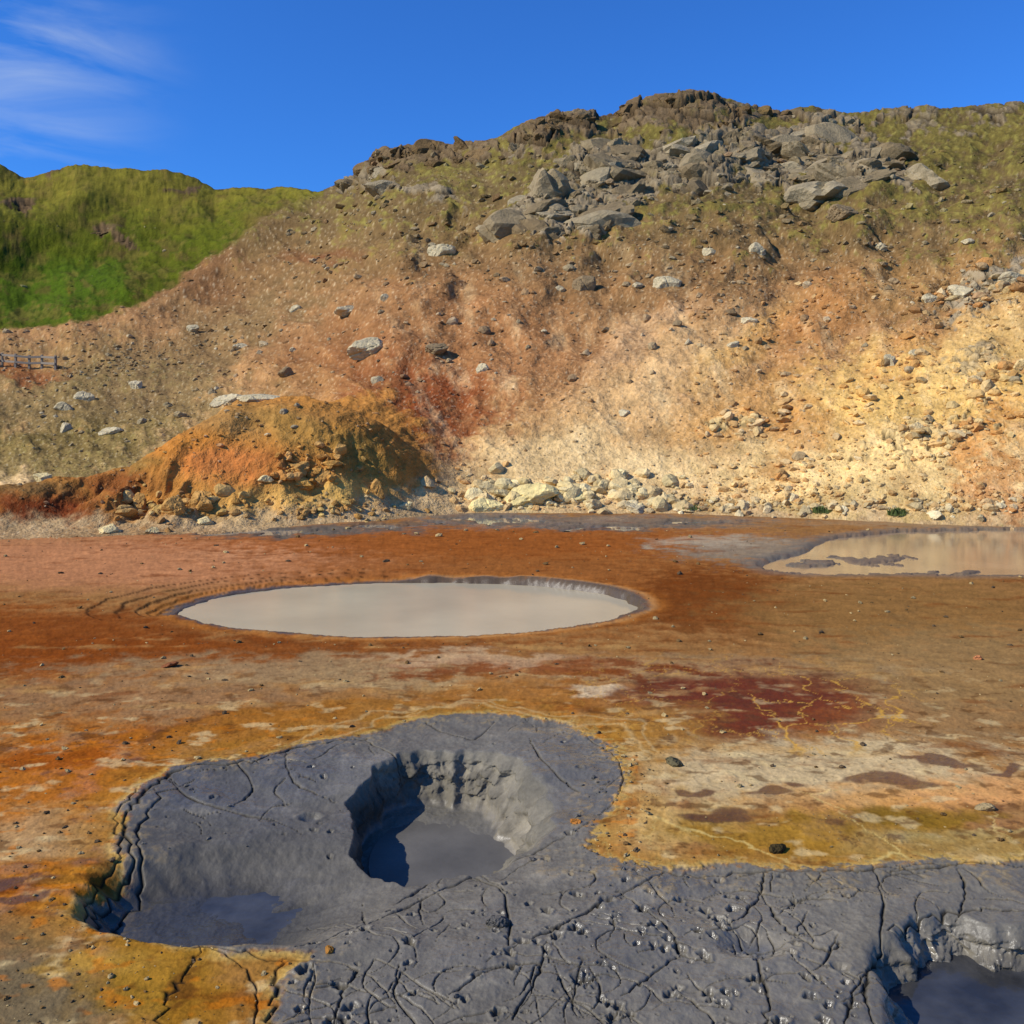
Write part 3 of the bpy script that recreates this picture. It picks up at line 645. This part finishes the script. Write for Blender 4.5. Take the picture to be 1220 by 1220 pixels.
for k,p in enumerate(pts):
    beam((p[0],p[1],p[2]-.3),(p[0],p[1],p[2]+.9),.14,.14,'post_%d'%(k+1),fe)
    if k+1<len(pts):
        r_=pts[k+1]
        for hh in(.35,.75):beam((p[0],p[1]-.10,p[2]+hh),(r_[0],r_[1]-.10,r_[2]+hh),.05,.14,'rail_%d_%d'%(k+1,int(hh*100)),fe)
# =====================================================  GRASS TUFTS
mg=bpy.data.materials.new('grass_mat');mg.use_nodes=True;N=mg.node_tree.nodes
L=mg.node_tree.links;oi=N.new('ShaderNodeTexNoise');oi.inputs['Scale'].default_value=5;cr=N.new('ShaderNodeValToRGB');cr.color_ramp.elements[0].color=(.05,.08,.015,1);cr.color_ramp.elements[1].color=(.16,.19,.03,1)
L.new(oi.outputs['Fac'],cr.inputs[0]);L.new(cr.outputs[0],N['Principled BSDF'].inputs['Base Color']);N['Principled BSDF'].inputs['Roughness'].default_value=.8
def tuft(u,v,wpx,hpx,nb):
    h=hit(u,v)
    if h is None:x,y=uv2w(u,v);z=0
    else:x,y,z=[float(a) for a in h[:3]]
    W=wpx*y/F*.5;Hh=hpx*y/F;co=[];fa=[]
    for k in range(nb):
        a=U_(0,6.28);r=W*math.sqrt(U_(0,1));bx=x+r*math.cos(a);by=y+r*.7*math.sin(a);hh=Hh*U_(.4,1.)*(1-.5*(r/W)**2);lx=U_(-.5,.5)*hh;ly=U_(-.5,.5)*hh;wd=.02
        n=len(co);co+=[(bx-wd,by,z-.05),(bx+wd,by,z-.05),(bx+lx*.6+wd*.6,by+ly*.6,z+hh*.7),(bx+lx,by+ly,z+hh)];fa+=[n,n+1,n+2,n,n+2,n+3]
    make_mesh('grass_tuft',np.array(co),np.array(fa),3,None,None,mg)
tuft(1070,613,24,9,260);tuft(980,610,22,8,200);tuft(825,606,30,6,160)
# =====================================================  LIGHT / SKY / CAMERA
el=math.radians(38);az=math.radians(-112)
sd_=(math.sin(az)*math.cos(el),math.cos(az)*math.cos(el),math.sin(el))
sl=bpy.data.lights.new('sun','SUN');sl.energy=5.0;sl.angle=math.radians(.5);sl.color=(1,.95,.85)
so=bpy.data.objects.new('sun',sl);bpy.context.scene.collection.objects.link(so);so.rotation_euler=Vector(sd_).to_track_quat('Z','Y').to_euler();so.location=(-20,-10,40)
W=bpy.data.worlds.new('World');bpy.context.scene.world=W;W.use_nodes=True;N=W.node_tree.nodes;L=W.node_tree.links
bg=N['Background'];sk=N.new('ShaderNodeTexSky');sk.sky_type='NISHITA';sk.sun_disc=False;sk.sun_elevation=el;sk.sun_rotation=az%(2*math.pi)
sk.air_density=1.0;sk.dust_density=.1;sk.ozone_density=3.0;sk.altitude=200
tint=N.new('ShaderNodeMix');tint.data_type='RGBA';tint.blend_type='MULTIPLY';tint.inputs[0].default_value=1;tint.inputs[7].default_value=(.36,1.0,2.0,1)
L.new(sk.outputs[0],tint.inputs[6])
tc=N.new('ShaderNodeTexCoord');mp=N.new('ShaderNodeMapping');mp.inputs['Rotation'].default_value=(0,math.radians(-38),0);mp.inputs['Scale'].default_value=(4,3,14)
L.new(tc.outputs['Generated'],mp.inputs[0]);nn=N.new('ShaderNodeTexNoise');nn.inputs['Scale'].default_value=1.6;nn.inputs['Detail'].default_value=8;nn.inputs['Roughness'].default_value=.55;nn.inputs['Distortion'].default_value=.4
L.new(mp.outputs[0],nn.inputs['Vector'])
mr=N.new('ShaderNodeMapRange');mr.inputs['From Min'].default_value=.42;mr.inputs['From Max'].default_value=.8;mr.inputs['To Max'].default_value=.6;L.new(nn.outputs['Fac'],mr.inputs['Value'])
cd=Vector((-.56,1,.40)).normalized();ds=N.new('ShaderNodeVectorMath');ds.operation='DISTANCE';ds.inputs[1].default_value=cd;L.new(tc.outputs['Generated'],ds.inputs[0])
m2_=N.new('ShaderNodeMapRange');m2_.interpolation_type='SMOOTHSTEP';m2_.inputs['From Min'].default_value=.19;m2_.inputs['From Max'].default_value=.0;L.new(ds.outputs['Value'],m2_.inputs['Value'])
mu=N.new('ShaderNodeMath');mu.operation='MULTIPLY';L.new(mr.outputs[0],mu.inputs[0]);L.new(m2_.outputs[0],mu.inputs[1])
cm=N.new('ShaderNodeMix');cm.data_type='RGBA';cm.inputs[7].default_value=(7,8,9,1);L.new(mu.outputs[0],cm.inputs[0]);L.new(tint.outputs[2],cm.inputs[6])
L.new(cm.outputs[2],bg.inputs['Color']);bg.inputs['Strength'].default_value=.09
cam=bpy.data.cameras.new('camera');co_=bpy.data.objects.new('camera',cam);bpy.context.scene.collection.objects.link(co_)
co_.location=(0,0,H);co_.rotation_euler=(math.radians(90),0,0);cam.sensor_width=36;cam.lens=36*F/1220;cam.shift_y=-110/1220;cam.clip_start=.05;cam.clip_end=20000
sc_=bpy.context.scene;sc_.camera=co_;sc_.view_settings.view_transform='Standard';sc_.view_settings.look='None';sc_.view_settings.exposure=0
